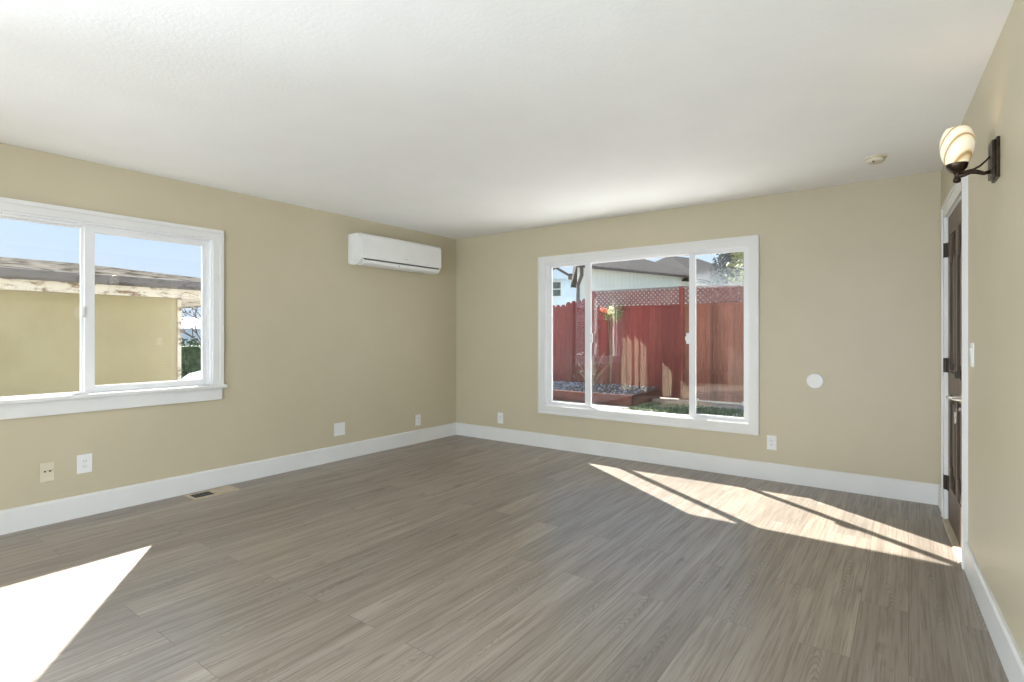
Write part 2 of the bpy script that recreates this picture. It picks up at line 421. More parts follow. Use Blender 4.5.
# ================================================================== WINDOW 1 (left wall)
w1 = struct(empty('window_1', (XL, 1.28, WZ0)))
W1 = w1.matrix_world.copy()
def wpart(root, mb, name, m):
    o = mb.build(name, m); o.parent = root
    o.matrix_parent_inverse = Matrix.Translation(root.location).inverted(); return o
mb = MB()
for y0, y1, z0, z1 in ((WY0 - .09, WY0, WZ0 - .015, 2.10), (WY1, WY1 + .076, WZ0 - .015, 2.095), (WY0, WY1, 2.02, 2.095)):
    mb.box(XL, XL + .018, y0, y1, z0, z1)
frame_boxes(mb, 'x', XL + .017, XL + .030, WY0 - .088, WY1 + .078, WZ0 - .012, 2.097, .028, .028, .001, .028)
wpart(w1, mb, 'casing', M['trim'])
wpart(w1, MB().box(XL - .10, XL + .045, WY0 - .10, WY1 + .10, WZ0 - .02, WZ0 + .008, bev=.006), 'stool', M['trim'])
wpart(w1, MB().box(XL, XL + .020, WY0 - .07, WY1 + .07, .715, WZ0 - .02, bev=.003), 'apron', M['trim'])
# jamb liner and vinyl frame
mb = frame_boxes(MB(), 'x', XL - .12, XL, WY0, WY1, WZ0, WZ1, .012, .012, .006, .012)
frame_boxes(mb, 'x', XL - .11, XL - .03, WY0 + .012, WY1 - .010, WZ0 + .006, WZ1 - .010, .02, .018, .008, .018)
wpart(w1, mb, 'frame', M['vinyl'])
sash = wpart(w1, frame_boxes(MB(), 'x', XL - .062, XL - .034, 1.262, WY1 - .026, WZ0 + .014, WZ1 - .026, .056, .034, .042, .034), 'sliding_sash', M['vinyl'])
sash2 = wpart(w1, frame_boxes(MB(), 'x', XL - .098, XL - .072, WY0 + .03, 1.30, WZ0 + .014, WZ1 - .028, .02, .05, .004, .008), 'fixed_sash', M['vinyl'])
wpart(w1, MB().box(XL - .05, XL - .046, 1.30, WY1 - .05, WZ0 + .05, WZ1 - .05), 'pane', M['glass'])
wpart(w1, MB().box(XL - .087, XL - .083, WY0 + .04, 1.27, WZ0 + .016, WZ1 - .034), 'pane', M['glass'])
mb = MB().box(XL - .036, XL - .018, 1.238, 1.262, 1.36, 1.44, bev=.004).box(XL - .022, XL - .006, 1.236, 1.252, 1.385, 1.415, bev=.003)
wpart(w1, mb, 'latch', M['vinyl'])

# ================================================================== WINDOW 2 (back wall, three lights)
w2 = struct(empty('window_2', (-2.18, YB, BZ0)))
mb = MB()
frame_boxes(mb, 'y', YB - .018, YB, BX0 - .082, BX1 + .082, BZ0 - .086, BZ1 + .078, .082, .082, .086, .078)
frame_boxes(mb, 'y', YB - .026, YB - .017, BX0 - .084, BX1 + .084, BZ0 - .088, BZ1 + .080, .022, .022, .022, .022)
wpart(w2, mb, 'casing', M['trim'])
mb = frame_boxes(MB(), 'y', YB, YB + .125, BX0, BX1, BZ0, BZ1, .010, .010, .008, .010)
frame_boxes(mb, 'y', YB + .02, YB + .115, BX0 + .010, BX1 - .010, BZ0 + .008, BZ1 - .010, .012, .010, .006, .012)
wpart(w2, mb, 'frame', M['vinyl'])
ML, MR = -2.715, -1.632
for a, b, wl, wr in ((BX0 + .020, ML + .022, .040, .066), (MR - .026, BX1 - .018, .058, .032)):
    wpart(w2, frame_boxes(MB(), 'y', YB + .03, YB + .058, a, b, BZ0 + .012, BZ1 - .020, wl, wr, .030, .020), 'sliding_sash', M['vinyl'])
    wpart(w2, MB().box(a + wl - .01, b - wr + .01, YB + .042, YB + .046, BZ0 + .035, BZ1 - .035), 'pane', M['glass'])
wpart(w2, frame_boxes(MB(), 'y', YB + .058, YB + .082, ML - .04, MR + .02, BZ0 + .004, BZ1 - .018, .05, .05, .008, .008), 'fixed_sash', M['vinyl'])
wpart(w2, MB().box(ML + .005, MR - .02, YB + .068, YB + .072, BZ0 + .010, BZ1 - .024), 'pane', M['glass'])
for x in (ML + .040, MR - .036):
    wpart(w2, MB().box(x - .012, x + .012, YB + .012, YB + .03, 1.16, 1.26, bev=.004).box(x - .018, x - .004, YB + .002, YB + .014, 1.19, 1.23, bev=.003), 'latch', M['vinyl'])

# unseen openings added for light: sun slits, side windows, rear sliding door
w3 = struct(empty('sun_strip_slits', (XL, 0, .06)))
for a, b in SL:
    wpart(w3, MB().box(XL - .128, XL - .124, a, b, .06, 1.27), 'pane', M['glass'])
w4 = struct(empty('light_opening_left', (XL, -2.4, .25)))
wpart(w4, frame_boxes(MB(), 'x', XL - .12, XL + .015, -3.45, -1.35, .2, 2.15, .07, .07, .07, .07), 'frame', M['vinyl'])
wpart(w4, MB().box(XL - .08, XL - .076, -3.38, -1.42, .27, 2.08), 'pane', M['glass'])
w6 = struct(empty('light_opening_right', (.55, -2.45, .25)))
mb = MB()
for a, b, c, d in ((6.45, 6.52, .2, 2.15), (8.48, 8.55, .2, 2.15), (6.52, 8.48, .2, .27), (6.52, 8.48, 2.08, 2.15)): mb.box(a, b, -.12, .015, c, d, RW)
wpart(w6, mb, 'frame', M['vinyl'])
w5 = struct(empty('light_opening_rear', (-1.5, YR, .1)))
mb = frame_boxes(MB(), 'y', YR - .12, YR + .015, -3.25, .25, .05, 2.35, .07, .07, .07, .07)
mb.box(-1.54, -1.46, YR - .10, YR, .12, 2.28)
wpart(w5, mb, 'frame', M['vinyl'])

# ================================================================== DOOR (right wall)
door = struct(empty('door_1', (0, 0, 0)))
door.matrix_world = RW @ Matrix.Translation((.25, 0, 0))
def dpart(mb, name, m, parent=None, smooth=False):
    o = mb.build(name, m, smooth=smooth); o.parent = parent or door
    o.matrix_parent_inverse = (RW @ Matrix.Translation((.25, 0, 0))).inverted() ; return o
def dpart2(mb, name, m, parent):
    """child of a door part: both meshes are in room coordinates"""
    o = mb.build(name, m); o.parent = parent; return o
s0, s1, z0, z1 = .402, 1.217, .012, 2.02
slab = MB().box(s0, s1, -.050, -.018, z0, z1, RW)
# stiles and rails stand proud of the sunken panels
st = .115; ms = (s0 + s1) / 2
for a, b, c, d in ((s0, s0 + st, z0, z1), (s1 - st, s1, z0, z1), (ms - .045, ms + .045, z0, z1), (s0, s1, z0, z0 + .24), (s0, s1, .86, 1.0), (s0, s1, z1 - .13, z1)):
    slab.box(a, b, -.030, -.004, c, d, RW)
slab_o = dpart(slab, 'slab', M['door'])
def cathedral(sa, sb, za, zb, rise, up=True, n=14):
    """panel outline: straight sides, an ogee head (or foot when up is False)"""
    pts = []
    for i in range(n + 1):
        t = i / n; h = (0.5 - 0.5 * math.cos(2 * PI * t)) ** 1.4 * rise
        pts.append((sa + (sb - sa) * t, (zb - rise + h) if up else (za + rise - h)))
    return ([(sb, za), (sa, za)] if up else [(sb, zb), (sa, zb)]) + pts
for sa, sb in ((s0 + st, ms - .045), (ms + .045, s1 - st)):
    for za, zb, up in ((1.0, z1 - .13, True), (z0 + .24, .86, False)):
        out = cathedral(sa + .012, sb - .012, za + .015, zb - .015, .16 if up else .11, up)
        inn = cathedral(sa + .05, sb - .05, za + .06, zb - .06, .14 if up else .09, up)
        pl = MB(); pl.tube([RW @ Vector((p[0], -.012, p[1])) for p in out + out[:1]], .011, 6)
        pan = dpart(pl, 'panel_moulding', M['door_dark'])
        pr = MB(); pr.prism([(p[0], p[1]) for p in inn], 'y', -.030, -.010, RW)
        pan2 = dpart(pr, 'raised_panel', M['door'])
for z in (1.81, 1.04, .255):
    hg = MB().tube([RW @ Vector((.389, .006, z - .048)), RW @ Vector((.389, .006, z + .048))], .0085, 10)
    hg.box(.389, .425, -.006, .002, z - .048, z + .048, RW).box(.355, .389, -.004, .0195, z - .048, z + .048, RW)
    dpart(hg, 'hinge', M['black_metal'])
# lever, rose, deadbolt
hs, hz = 1.105, .885
lv = MB()
rose = Matrix.Translation(RW @ Vector((hs, -.004, hz))) @ RW.to_3x3().to_4x4() @ Matrix.Rotation(R(-90), 4, 'X')
lv.lathe([(0, .0), (.031, .0), (.031, .006), (.026, .012), (.013, .014), (.011, .05), (0, .052)], 24, mtx=rose)
lv.tube([RW @ Vector(p) for p in ((hs, .045, hz), (hs - .02, .056, hz + .003), (hs - .055, .058, hz + .002), (hs - .105, .055, hz - .004), (hs - .13, .050, hz - .007))], [.011, .011, .010, .009, .007], 12)
h = dpart(lv, 'lever_handle', M['chrome'], smooth=True); h['label'] = 'brushed nickel lever handle'
db = MB(); dbm = Matrix.Translation(RW @ Vector((hs, -.004, 1.018))) @ RW.to_3x3().to_4x4() @ Matrix.Rotation(R(-90), 4, 'X')
db.lathe([(0, 0), (.033, 0), (.031, .012), (.024, .018), (0, .018)], 24, mtx=dbm).box(hs - .008, hs + .008, .012, .034, .998, 1.038, RW, bev=.003)
dpart(db, 'deadbolt', M['black_metal'])
lk = MB(); lkm = Matrix.Translation(RW @ Vector((hs, -.004, .825))) @ RW.to_3x3().to_4x4() @ Matrix.Rotation(R(-90), 4, 'X')
lk.lathe([(0, 0), (.024, 0), (.022, .008), (.012, .012), (.012, .02), (0, .02)], 20, mtx=lkm)
dpart(lk, 'key_cylinder', M['chrome'])
# casing and threshold
mb = MB()
for a, b, c, d in ((.31, .387, 0, 2.115), (1.231, 1.308, 0, 2.115), (.387, 1.231, 2.03, 2.115)): mb.box(a, b, 0, .018, c, d, RW)
for a, b, c, d in ((.306, .324, 0, 2.12), (1.294, 1.312, 0, 2.12), (.324, 1.294, 2.099, 2.12)): mb.box(a, b, .017, .025, c, d, RW)
for a, b, c, d in ((DS0, .398, 0, DZ), (1.221, DS1, 0, DZ), (DS0, DS1, 2.022, DZ)): mb.box(a, b, -.10, 0, c, d, RW)
struct(mb.build('trim_1', M['trim']))
struct(MB().prism([(-.055, 0), (.030, 0), (.024, .010), (-.02, .016), (-.055, .016)], 'x', .398, 1.221, RW).build('trim_2', M['wood_strip']))
# key ring hanging from the lock
kr = empty('key_ring'); kr.matrix_world = RW @ Matrix.Translation((hs, .024, .815))
tag(kr, 'small ring of pale keys hanging below the lever of the brown front door', 'keys')
def krp(mb, name, m):
    o = mb.build(name, m); o.parent = kr; return o
krp(MB().tube([(.012 * math.cos(a), 0.004, .008 + .014 * math.sin(a)) for a in [2 * PI * i / 16 for i in range(17)]], .0014, 6), 'ring', M['chrome'])
for i, (dx, tilt) in enumerate(((-.012, .25), (.010, -.2))):
    rm = Matrix.Translation((dx, .002 + i * .008, -.008)) @ Matrix.Rotation(tilt, 4, 'Y')
    k = MB().box(-.011, .011, 0, .0025, -.026, 0, rm, bev=.0008).box(-.004, .004, 0, .0025, -.062, -.025, rm).box(-.007, -.004, 0, .0025, -.058, -.052, rm).box(-.0065, -.004, 0, .0025, -.047, -.042, rm)
    krp(k, 'key', M['plastic'])

# ================================================================== AIR CONDITIONER
ac = tag(empty('air_conditioner', (XL, 3.985, 1.945)), 'white wall mounted mini split air conditioner high on the left wall near the corner', 'air conditioner')
Y0, Y1 = -.568, .568
body = [(0, .02), (0, .315), (.135, .317), (.16, .312), (.178, .30), (.186, .285), (.188, .10), (.182, .055), (.166, .025), (.14, .006), (.10, 0), (.05, .004)]
auto_smooth(MB().prism(body, 'y', Y0, Y1).build('body', M['plastic'], ac))
fp = [(.186, .065), (.186, .296), (.180, .308), (.150, .318), (.152, .3205), (.186, .312), (.199, .300), (.203, .285), (.204, .085), (.200, .065)]
o = auto_smooth(MB().prism(fp, 'y', Y0 + .006, Y1 - .006).build('front_panel', M['plastic'], ac))
lv = [(.184, .052), (.198, .046), (.196, .030), (.178, .010), (.150, -.001), (.118, -.005), (.118, .0), (.15, .006), (.172, .02)]
auto_smooth(MB().prism(lv, 'y', Y0 + .045, Y1 - .03).build('louver', M['plastic'], ac))
MB().box(.170, .1915, Y0 + .045, Y1 - .03, .0525, .064).build('air_slot', M['grey_line'], ac)
mb = MB()
for i in range(11):
    a = PI * i / 10
    if i < 10:
        b = PI * (i + 1) / 10
        mb.tube([(.2045, .02 - .022 * math.cos(a), .10 + .010 * math.sin(a)), (.2045, .02 - .022 * math.cos(b), .10 + .010 * math.sin(b))], .0012, 5)
o = mb.build('display_mark', M['grey_line'], ac)
MB().box(.186, .1995, -.075, -.062, .024, .031).build('receiver_dot', M['grey_line'], ac)
MB().box(.05, .07, Y0 - .002, Y0 + .002, .06, .20).box(.10, .12, Y0 - .002, Y0 + .002, .06, .20).build('side_grip', M['plastic'], ac)

# ================================================================== WALL PLATES
def plate_obj(name, root_m, label, cat, w_, h_, m, kind, group=None):
    """kind: duplex, blank, jack, rocker; local frame: x along wall, y out of wall, z up"""
    r = empty(name); r.matrix_world = root_m; tag(r, label, cat, group)
    MB().box(-w_ / 2, w_ / 2, 0, .006, -h_ / 2, h_ / 2, bev=.002).build('cover_plate', m, r)
    if kind == 'duplex':
        for dz in (-.027, .027):
            pts = [(.0165 * math.cos(a), max(-.0125, min(.0125, .0165 * math.sin(a))) + dz) for a in [2 * PI * i / 20 for i in range(20)]]
            f = MB().prism(pts, 'y', .004, .0085).build('socket', m, r)
            MB().box(-.008, -.0055, .0075, .0092, dz - .002, dz + .007).box(.0055, .008, .0075, .0092, dz - .001, dz + .006).box(-.002, .002, .0075, .0092, dz - .010, dz - .006).build('slots', M['slot'], f)
        MB().lathe([(0, 0), (.003, 0), (.003, .0015), (0, .002)], 10, mtx=Matrix.Translation((0, .006, 0)) @ Matrix.Rotation(R(-90), 4, 'X')).build('screw', M['chrome'], r)
    elif kind == 'decora':
        f = MB().box(-.0165, .0165, .004, .009, -.033, .033, bev=.001).build('socket_insert', M['vinyl'], r)
        for dz in (-.018, .018):
            MB().box(-.008, -.0055, .0082, .0096, dz - .002, dz + .007).box(.0055, .008, .0082, .0096, dz - .001, dz + .006).box(-.002, .002, .0082, .0096, dz - .010, dz - .006).build('slots', M['slot'], f)
    elif kind == 'jack':
        for dx in (-.013, .013):
            f = MB().lathe([(.0085, 0), (.0085, .004), (.0055, .005), (.0055, .003)], 16, mtx=Matrix.Translation((dx, .006, .006)) @ Matrix.Rotation(R(-90), 4, 'X')).build('jack', m, r)
            MB().lathe([(0, 0), (.0065, 0), (.0065, .0036), (0, .0036)], 14, mtx=Matrix.Translation((dx, .006, .006)) @ Matrix.Rotation(R(-90), 4, 'X')).build('jack_hole', M['slot'], f)
        for dz in (-.05, .046): MB().box(-.004, .004, .005, .0068, dz, dz + .004).build('screw', m, r)
    elif kind == 'rocker':
        MB().prism([(.004, -.033), (.009, -.033), (.0115, 0), (.013, .033), (.004, .033)], 'x', -.0165, .0165).build('rocker', M['vinyl'], r)
    elif kind == 'blank':
        for dz in (-.042, .042):
            MB().lathe([(0, 0), (.003, 0), (.003, .0015), (0, .002)], 10, mtx=Matrix.Translation((0, .006, dz)) @ Matrix.Rotation(R(-90), 4, 'X')).build('screw', m, r)
    return r
def on_left(y, z): return Matrix.Translation((XL, y, z)) @ Matrix(((0, 1, 0, 0), (-1, 0, 0, 0), (0, 0, 1, 0), (0, 0, 0, 1)))
def on_back(x, z): return Matrix.Translation((x, YB, z)) @ Matrix(((1, 0, 0, 0), (0, -1, 0, 0), (0, 0, 1, 0), (0, 0, 0, 1)))
def on_right(s, z): return RW @ Matrix.Translation((s, 0, z))
plate_obj('phone_jack_plate', on_left(1.05, .342), 'beige wall plate with two dark jack holes low under the left window', 'wall plate', .074, .126, M['ivory'], 'jack')
plate_obj('power_outlet', on_left(1.25, .36), 'white outlet with larger cover plate under the left window beside the beige jack plate', 'outlet', .086, .128, M['plastic'], 'decora')
plate_obj('blank_wall_plate', on_left(3.31, .307), 'blank square white wall plate low on the left wall below the air conditioner', 'wall plate', .125, .125, M['plastic'], 'blank')
plate_obj('power_outlet', on_left(4.375, .262), 'small white outlet low on the left wall nearest the corner', 'outlet', .078, .122, M['plastic'], 'duplex')
plate_obj('power_outlet', on_back(-3.862, .268), 'white outlet low on the back wall between the corner and the window', 'outlet', .076, .126, M['plastic'], 'decora')
plate_obj('power_outlet', on_back(-.942, .324), 'white outlet low on the back wall just right of the window', 'outlet', .076, .122, M['plastic'], 'decora')
plate_obj('light_switch', on_right(1.475, 1.143), 'white rocker light switch on the right wall beside the front door', 'light switch', .076, .120, M['plastic'], 'rocker')
dc = empty('round_wall_cover'); dc.matrix_world = on_back(-.618, .866); tag(dc, 'round blank white cover disc on the back wall right of the window', 'wall cover')
DM = Matrix.Rotation(R(-90), 4, 'X')
auto_smooth(MB().lathe([(0, 0), (.062, 0), (.062, .005), (.058, .009), (.03, .011), (0, .0115)], 40, mtx=DM).build('disc', M['plastic'], dc))
MB().lathe([(0, 0), (.003, 0), (.003, .0015), (0, .002)], 10, mtx=Matrix.Translation((0, .011, 0)) @ DM).build('screw', M['plastic'], dc)

# smoke detector
sm = tag(empty('smoke_detector', (-.177, 4.379, H)), 'small round cream smoke detector on the ceiling near the wall lamp', 'smoke detector')
auto_smooth(MB().lathe([(0, 0), (.062, 0), (.062, -.010), (.056, -.013), (0, -.013)], 36).build('base', M['ivory'], sm))
auto_smooth(MB().lathe([(0, -.012), (.052, -.012), (.05, -.030), (.042, -.038), (.02, -.040), (0, -.040)], 36).build('cover', M['ivory'], sm))
MB().box(-.02, -.006, -.046, -.03, -.0405, -.034).build('test_button', M['grey_line'], sm)

# floor register
fr = tag(empty('floor_register', (-4.415, 2.03, 0)), 'tan metal floor register with half open dark damper beside the left baseboard', 'floor vent')
mb = MB()
for a, b, c, d in ((-.085, .085, -.172, -.150), (-.085, .085, .150, .172), (-.085, -.062, -.150, .150), (.062, .085, -.150, .150)): mb.box(a, b, c, d, 0, .006)
mb.build('frame', M['tan_metal'], fr)
MB().box(-.062, .062, -.150, -.005, .0005, .0015).build('duct_opening', M['slot'], fr)
mb = MB()
for i in range(4): mb.box(-.062, .062, -.150 + .029 * (i + 1) - .002, -.150 + .029 * (i + 1) + .002, .001, .004)
mb.build('louver_bars', M['bronze'], fr)
MB().box(-.062, .062, -.005, .150, .0005, .004).build('damper', M['tan_metal'], fr)

# ================================================================== WALL SCONCE
sc = empty('wall_sconce'); sc.matrix_world = RW @ Matrix.Translation((2.10, 0, 1.955))
tag(sc, 'lit bronze wall sconce with swirled cream glass shade high on the right wall', 'wall lamp')
MB().box(-.055, .055, 0, .012, -.084, .080, bev=.003).box(-.048, .048, .010, .024, -.076, .072, bev=.004).build('back_plate', M['bronze'], sc)
AX = .128
lo = [(0, .02, -.045), (0, .042, -.050), (0, .065, -.040), (0, .085, -.036), (0, .103, -.045), (0, AX, -.052)]
hi = [(0, .02, .020), (0, .035, .002), (0, .055, -.018), (0, .075, -.028), (0, .097, -.032), (0, AX, -.036)]
MB().tube(lo, [.008, .008, .009, .010, .009, .009], 10).build('arm', M['bronze'], sc, True)
MB().tube(hi, [.003, .0035, .004, .0045, .005, .006], 8).build('curved_stay', M['bronze'], sc, True)
MB().lathe([(0, -.078), (.012, -.074), (.0145, -.064), (.010, -.054), (.008, -.045), (.012, -.038), (.016, -.032)], 18, loc=(0, AX, 0)).build('finial', M['bronze'], sc, True)
auto_smooth(MB().lathe([(.010, -.034), (.022, -.030), (.033, -.018), (.038, -.002), (.038, .004), (.035, .003), (.029, -.012), (.016, -.022), (0, -.024)], 28, loc=(0, AX, 0)).build('shade_cup', M['bronze'], sc))
prof = [(.029, -.008), (.039, .004), (.050, .028), (.0565, .056), (.0585, .082), (.056, .108), (.048, .136), (.041, .150)]
shade = MB().lathe(prof + [(r - .003, z) for r, z in prof[::-1]], 40, loc=(0, AX, 0)).build('glass_shade', M['shade'], sc, True)
pl = bpy.data.lights.new('sconce_bulb', 'POINT'); pl.energy = 0.4; pl.color = (1, .78, .5); pl.shadow_soft_size = .03
po = bpy.data.objects.new('sconce_bulb', pl); C.objects.link(po); po.parent = sc; po.location = (0, AX, .135)

# ================================================================== OUTSIDE: ground
G = -.10
struct(MB().box(-9.6, 6, 5.17, 60, G - .3, G).box(-9.6, XL - WT, -12, 5.17, G - .3, G).build('ground', M['yard']))
struct(MB().box(-8.5, 2.5, 5.17, 8.25, G, G + .012).build('bounce_slab', M['bounce_white']))  # unseen pale slab added to bounce sunlight up to the ceiling
struct(MB().box(-70, -9.6, -30, 90, -1.9, -1.5).build('street', M['asphalt']))

# ---- garage beyond the left window
ga = tag(empty('garage', (-8.0, 3.25, G)), 'yellow stucco outbuilding with peeling white fascia and flat gravel roof outside the left window', 'building')
def gp(mb, name, m):
    o = mb.build(name, m); o.parent = ga; o.matrix_parent_inverse = Matrix.Translation(ga.location).inverted(); return o
gp(MB().box(-14, -8.0, -7, 3.25, -1.5, 1.80), 'wall', M['stucco'])
gp(MB().box(-8.03, -7.985, 3.215, 3.262, G, 1.80), 'corner_board', M['fascia'])
# soffit and fascia
gp(MB().box(-14, -7.72, -7.2, 4.35, 1.74, 1.77).box(-7.74, -7.70, -7.2, 4.35, 1.725, 1.86).box(-14, -7.7, 4.33, 4.37, 1.725, 1.86), 'fascia', M['fascia'])
gut = [(-7.70, 1.845), (-7.62, 1.835), (-7.585, 1.86), (-7.58, 1.945), (-7.60, 1.95), (-7.70, 1.95)]
gp(MB().prism(gut, 'y', -7.2, 4.4), 'gutter', M['gutter'])
rf = MB()
e0, e1 = (-7.66, 1.955), (-11.2, 2.42)
vA = [(-7.66, -7.2, 1.955), (-7.66, 4.55, 1.955), (-11.2, 3.1, 2.44), (-11.2, -7.2, 2.44), (-14.7, 4.55, 1.955), (-14.7, -7.2, 1.955)]
bmv = [rf.bm.verts.new(v) for v in vA]; low = [rf.bm.verts.new((v[0], v[1], v[2] - .06)) for v in vA]
for f in ((0, 1, 2, 3), (3, 2, 4, 5), (1, 4, 2)): rf.bm.faces.new([bmv[i] for i in f]); rf.bm.faces.new([low[i] for i in f][::-1])
for a, b in ((0, 1), (1, 4), (4, 5), (5, 3), (3, 0)): rf.bm.faces.new((bmv[a], low[a], low[b], bmv[b]))
gp(rf, 'roof', M['roof_gravel'])

# ---- things past the garage corner
def leafy(mb, n, fn, size):
    for _ in range(n): mb.leaf(fn(), size * random.uniform(.6, 1.3))
    return mb
def ell(cx, cy, cz, rx, ry, rz, shell=.55):
    def f():
        d = Vector((random.gauss(0, 1), random.gauss(0, 1), random.gauss(0, 1))).normalized() * (random.uniform(shell, 1.0))
        return (cx + d.x * rx, cy + d.y * ry, cz + d.z * rz)
    return f
def branches(mb, p, d, length, rad, depth, tips, spread=.55):
    p = Vector(p); d = Vector(d).normalized(); pts = [p]; q = p.copy(); dd = d.copy()
    for i in range(4):
        dd = (dd + Vector((random.gauss(0, .1), random.gauss(0, .1), random.gauss(0, .06)))).normalized(); q = q + dd * length / 4; pts.append(q.copy())
    mb.tube(pts, [rad, rad * .9, rad * .8, rad * .72, rad * .62], 6)
    if depth == 0: tips.append(q); return
    for k in range(3 if depth > 1 else 2):
        nd = dd + Vector((random.gauss(0, spread), random.gauss(0, spread), random.gauss(.15, spread * .7)))
        branches(mb, pts[-1 - (k % 2)], nd, length * random.uniform(.62, .8), rad * .58, depth - 1, tips, spread)
hd = tag(empty('hedge', (-23, 9.7, -1.5)), 'dense green hedge beyond the corner of the yellow outbuilding', 'hedge')
mb = leafy(MB(), 5200, lambda: (random.uniform(-1.0, .6), random.uniform(-2.2, 3.2), random.uniform(0, 2.55) + random.gauss(0, .07)), .10)
mb.build('foliage', M['leaf_hedge'], hd)
MB().box(-.8, .3, -2.0, 3.0, .0, 2.3).build('inner_mass', M['leaf_hedge'], hd)
bt = tag(empty('bare_tree', (-16.2, 8.15, -1.5)), 'thin tree with bare twigs and sparse pale leaves past the outbuilding corner', 'tree')
mb = MB(); tips = []; branches(mb, (0, 0, 0), (-.02, .02, 1), 2.0, .08, 4, tips, .6)
mb.build('trunk', M['bark'], bt)
lm = MB()
for t in tips:
    for _ in range(7): lm.leaf(t + Vector((random.gauss(0, .22), random.gauss(0, .22), random.gauss(0, .2))), .05)
lm.build('foliage', M['leaf_pale'], bt)
# parked car (roof and side glass show over the sill)
car = tag(empty('car', (-19.6, 9.1, -1.5), 0), 'white car parked on the street past the yellow outbuilding', 'car')
cb = [(-2.2, .32), (-2.25, .62), (-2.05, .82), (-1.15, .95), (-.55, 1.38), (-.2, 1.46), (.75, 1.46), (1.15, 1.38), (1.75, .98), (2.2, .9), (2.28, .6), (2.2, .32)]
o = MB().prism(cb, 'x', -.86, .86).build('body', M['car_paint'], car)
bv = o.modifiers.new('bevel', 'BEVEL'); bv.width = .07; bv.segments = 3; bv.limit_method = 'ANGLE'; bv.angle_limit = R(20)
for sx in (-1, 1):
    MB().prism([(-1.0, .97), (-.52, 1.34), (-.18, 1.40), (.2, 1.40), (.2, .97)], 'x', sx * .85, sx * .868).build('side_window', M['far_glass'], car)
    MB().prism([(.27, .97), (.27, 1.40), (.72, 1.40), (1.08, 1.33), (1.55, 1.0)], 'x', sx * .85, sx * .868).build('side_window', M['far_glass'], car)
    for yy in (-1.35, 1.4):
        MB().lathe([(0, -.1), (.3, -.1), (.33, -.06), (.33, .06), (.3, .1), (0, .1)], 24, loc=(sx * .78, yy, .33), mtx=Matrix.Rotation(R(90), 4, 'Y')).build('wheel', M['tyre'], car)
fb = tag(empty('distant_building', (-42, 19, -1.5)), 'pale blue low building far behind the hedge', 'building')
MB().box(-3, 3, -7, 8, 0, 3.3).build('wall', M['far_wall'], fb)
MB().prism([(-3.3, 3.2), (3.3, 3.2), (0, 4.0)], 'y', -7.4, 8.4).build('roof', M['far_wall'], fb)
MB().box(3.0, 3.05, 4.4, 6.0, 1.4, 2.7).build('window', M['far_glass'], fb)

# ---- back yard: fence with lattice
YF = 11.0
fe = tag(empty('lattice_fence', (-3.75, YF, G)), 'tall red board fence with lattice top outside the back window', 'fence')
def fp_(mb, name, m, root=fe):
    o = mb.build(name, m, root); return o
# local coordinates: x along, y depth, z from ground
LZ0, LZ1 = 1.95, 2.32
posts = [-2.02, 0.0, 2.45, 4.9]
for i, x in enumerate(posts):
    fp_(MB().box(x - .045, x + .045, -.06, .03, 0, LZ1 + .02, bev=.004), 'post', M['redwood'])
for i, (a, b) in enumerate(zip(posts, posts[1:])):
    mb = MB(); x = a + .045; 
    while x < b - .05:
        w_ = min(.139, b - .045 - x); mb.box(x, x + w_, .0 + random.uniform(-.003, .003), .02, .03, LZ0 - .0); x += .142
    fp_(mb, 'board_panel', M['redwood'] if i == 0 else M['unreflected'])
    mb = MB()
    rm_ = M['redwood'] if i == 0 else M['unreflected']
    fp_(mb.box(a + .045, b - .045, -.035, .0, LZ0 - .02, LZ0 + .03), 'rail', rm_)
    if i > 0:
        fp_(MB().box(a + .045, b - .045, -.035, .0, .56, .645), 'rail', rm_)
        fp_(MB().box(a + .045, a + 1.1, -.05, -.005, .02, .17), 'kick_board', rm_)
    lt = MB(); sp_ = .098; wd = .023
    za, zb = LZ0 + .03, LZ1 - .02; hh = zb - za
    x = a - hh
    for sgn in (1, -1):
        x = a + .045 - hh
        while x < b - .045:
            # one diagonal strip from (x, za) to (x+hh, zb), clipped to the bay
            xa, xb = max(x, a + .045), min(x + hh, b - .045)
            if xb - xa > .03:
                def zz(xx): return za + (xx - x) if sgn > 0 else zb - (xx - x)
                p0, p1 = Vector((xa, 0, zz(xa))), Vector((xb, 0, zz(xb)))
                dd = (p1 - p0).normalized(); nn = Vector((-dd.z, 0, dd.x)) * wd
                yo = -.012 if sgn > 0 else -.004
                lt.prism([((p0 + nn).x, (p0 + nn).z), ((p1 + nn).x, (p1 + nn).z), ((p1 - nn).x, (p1 - nn).z), ((p0 - nn).x, (p0 - nn).z)], 'y', yo, yo + .007)
            x += sp_
    fp_(lt, 'lattice_panel', M['lattice'])
    fp_(MB().box(a - .02, b + .02, -.05, .04, LZ1 - .02, LZ1 + .02), 'cap_rail', M['cap'])
# picket fence continuing to the left
pf = tag(empty('picket_fence', (-6.0, YF + .05, G)), 'lower red picket fence with pointed tops at the left of the yard', 'fence')
mb = MB(); x = .10; i = 0
while x > -4.2:
    top = 2.20 - .02 * i if i < 5 else 2.06
    mb.prism([(x - .068, .03), (x + .068, .03), (x + .068, top - .055), (x + .03, top), (x - .03, top), (x - .068, top - .055)], 'y', 0, .018)
    x -= .142; i += 1
fp_(mb, 'pickets', M['redwood'], pf)
for zz_ in (.35, 1.6): fp_(MB().box(-4.2, .15, .018, .06, zz_, zz_ + .09), 'rail', M['redwood'], pf)
for x in (-2.0, -4.2): fp_(MB().box(x - .045, x + .045, .02, .11, 0, 1.95), 'post', M['redwood'], pf)

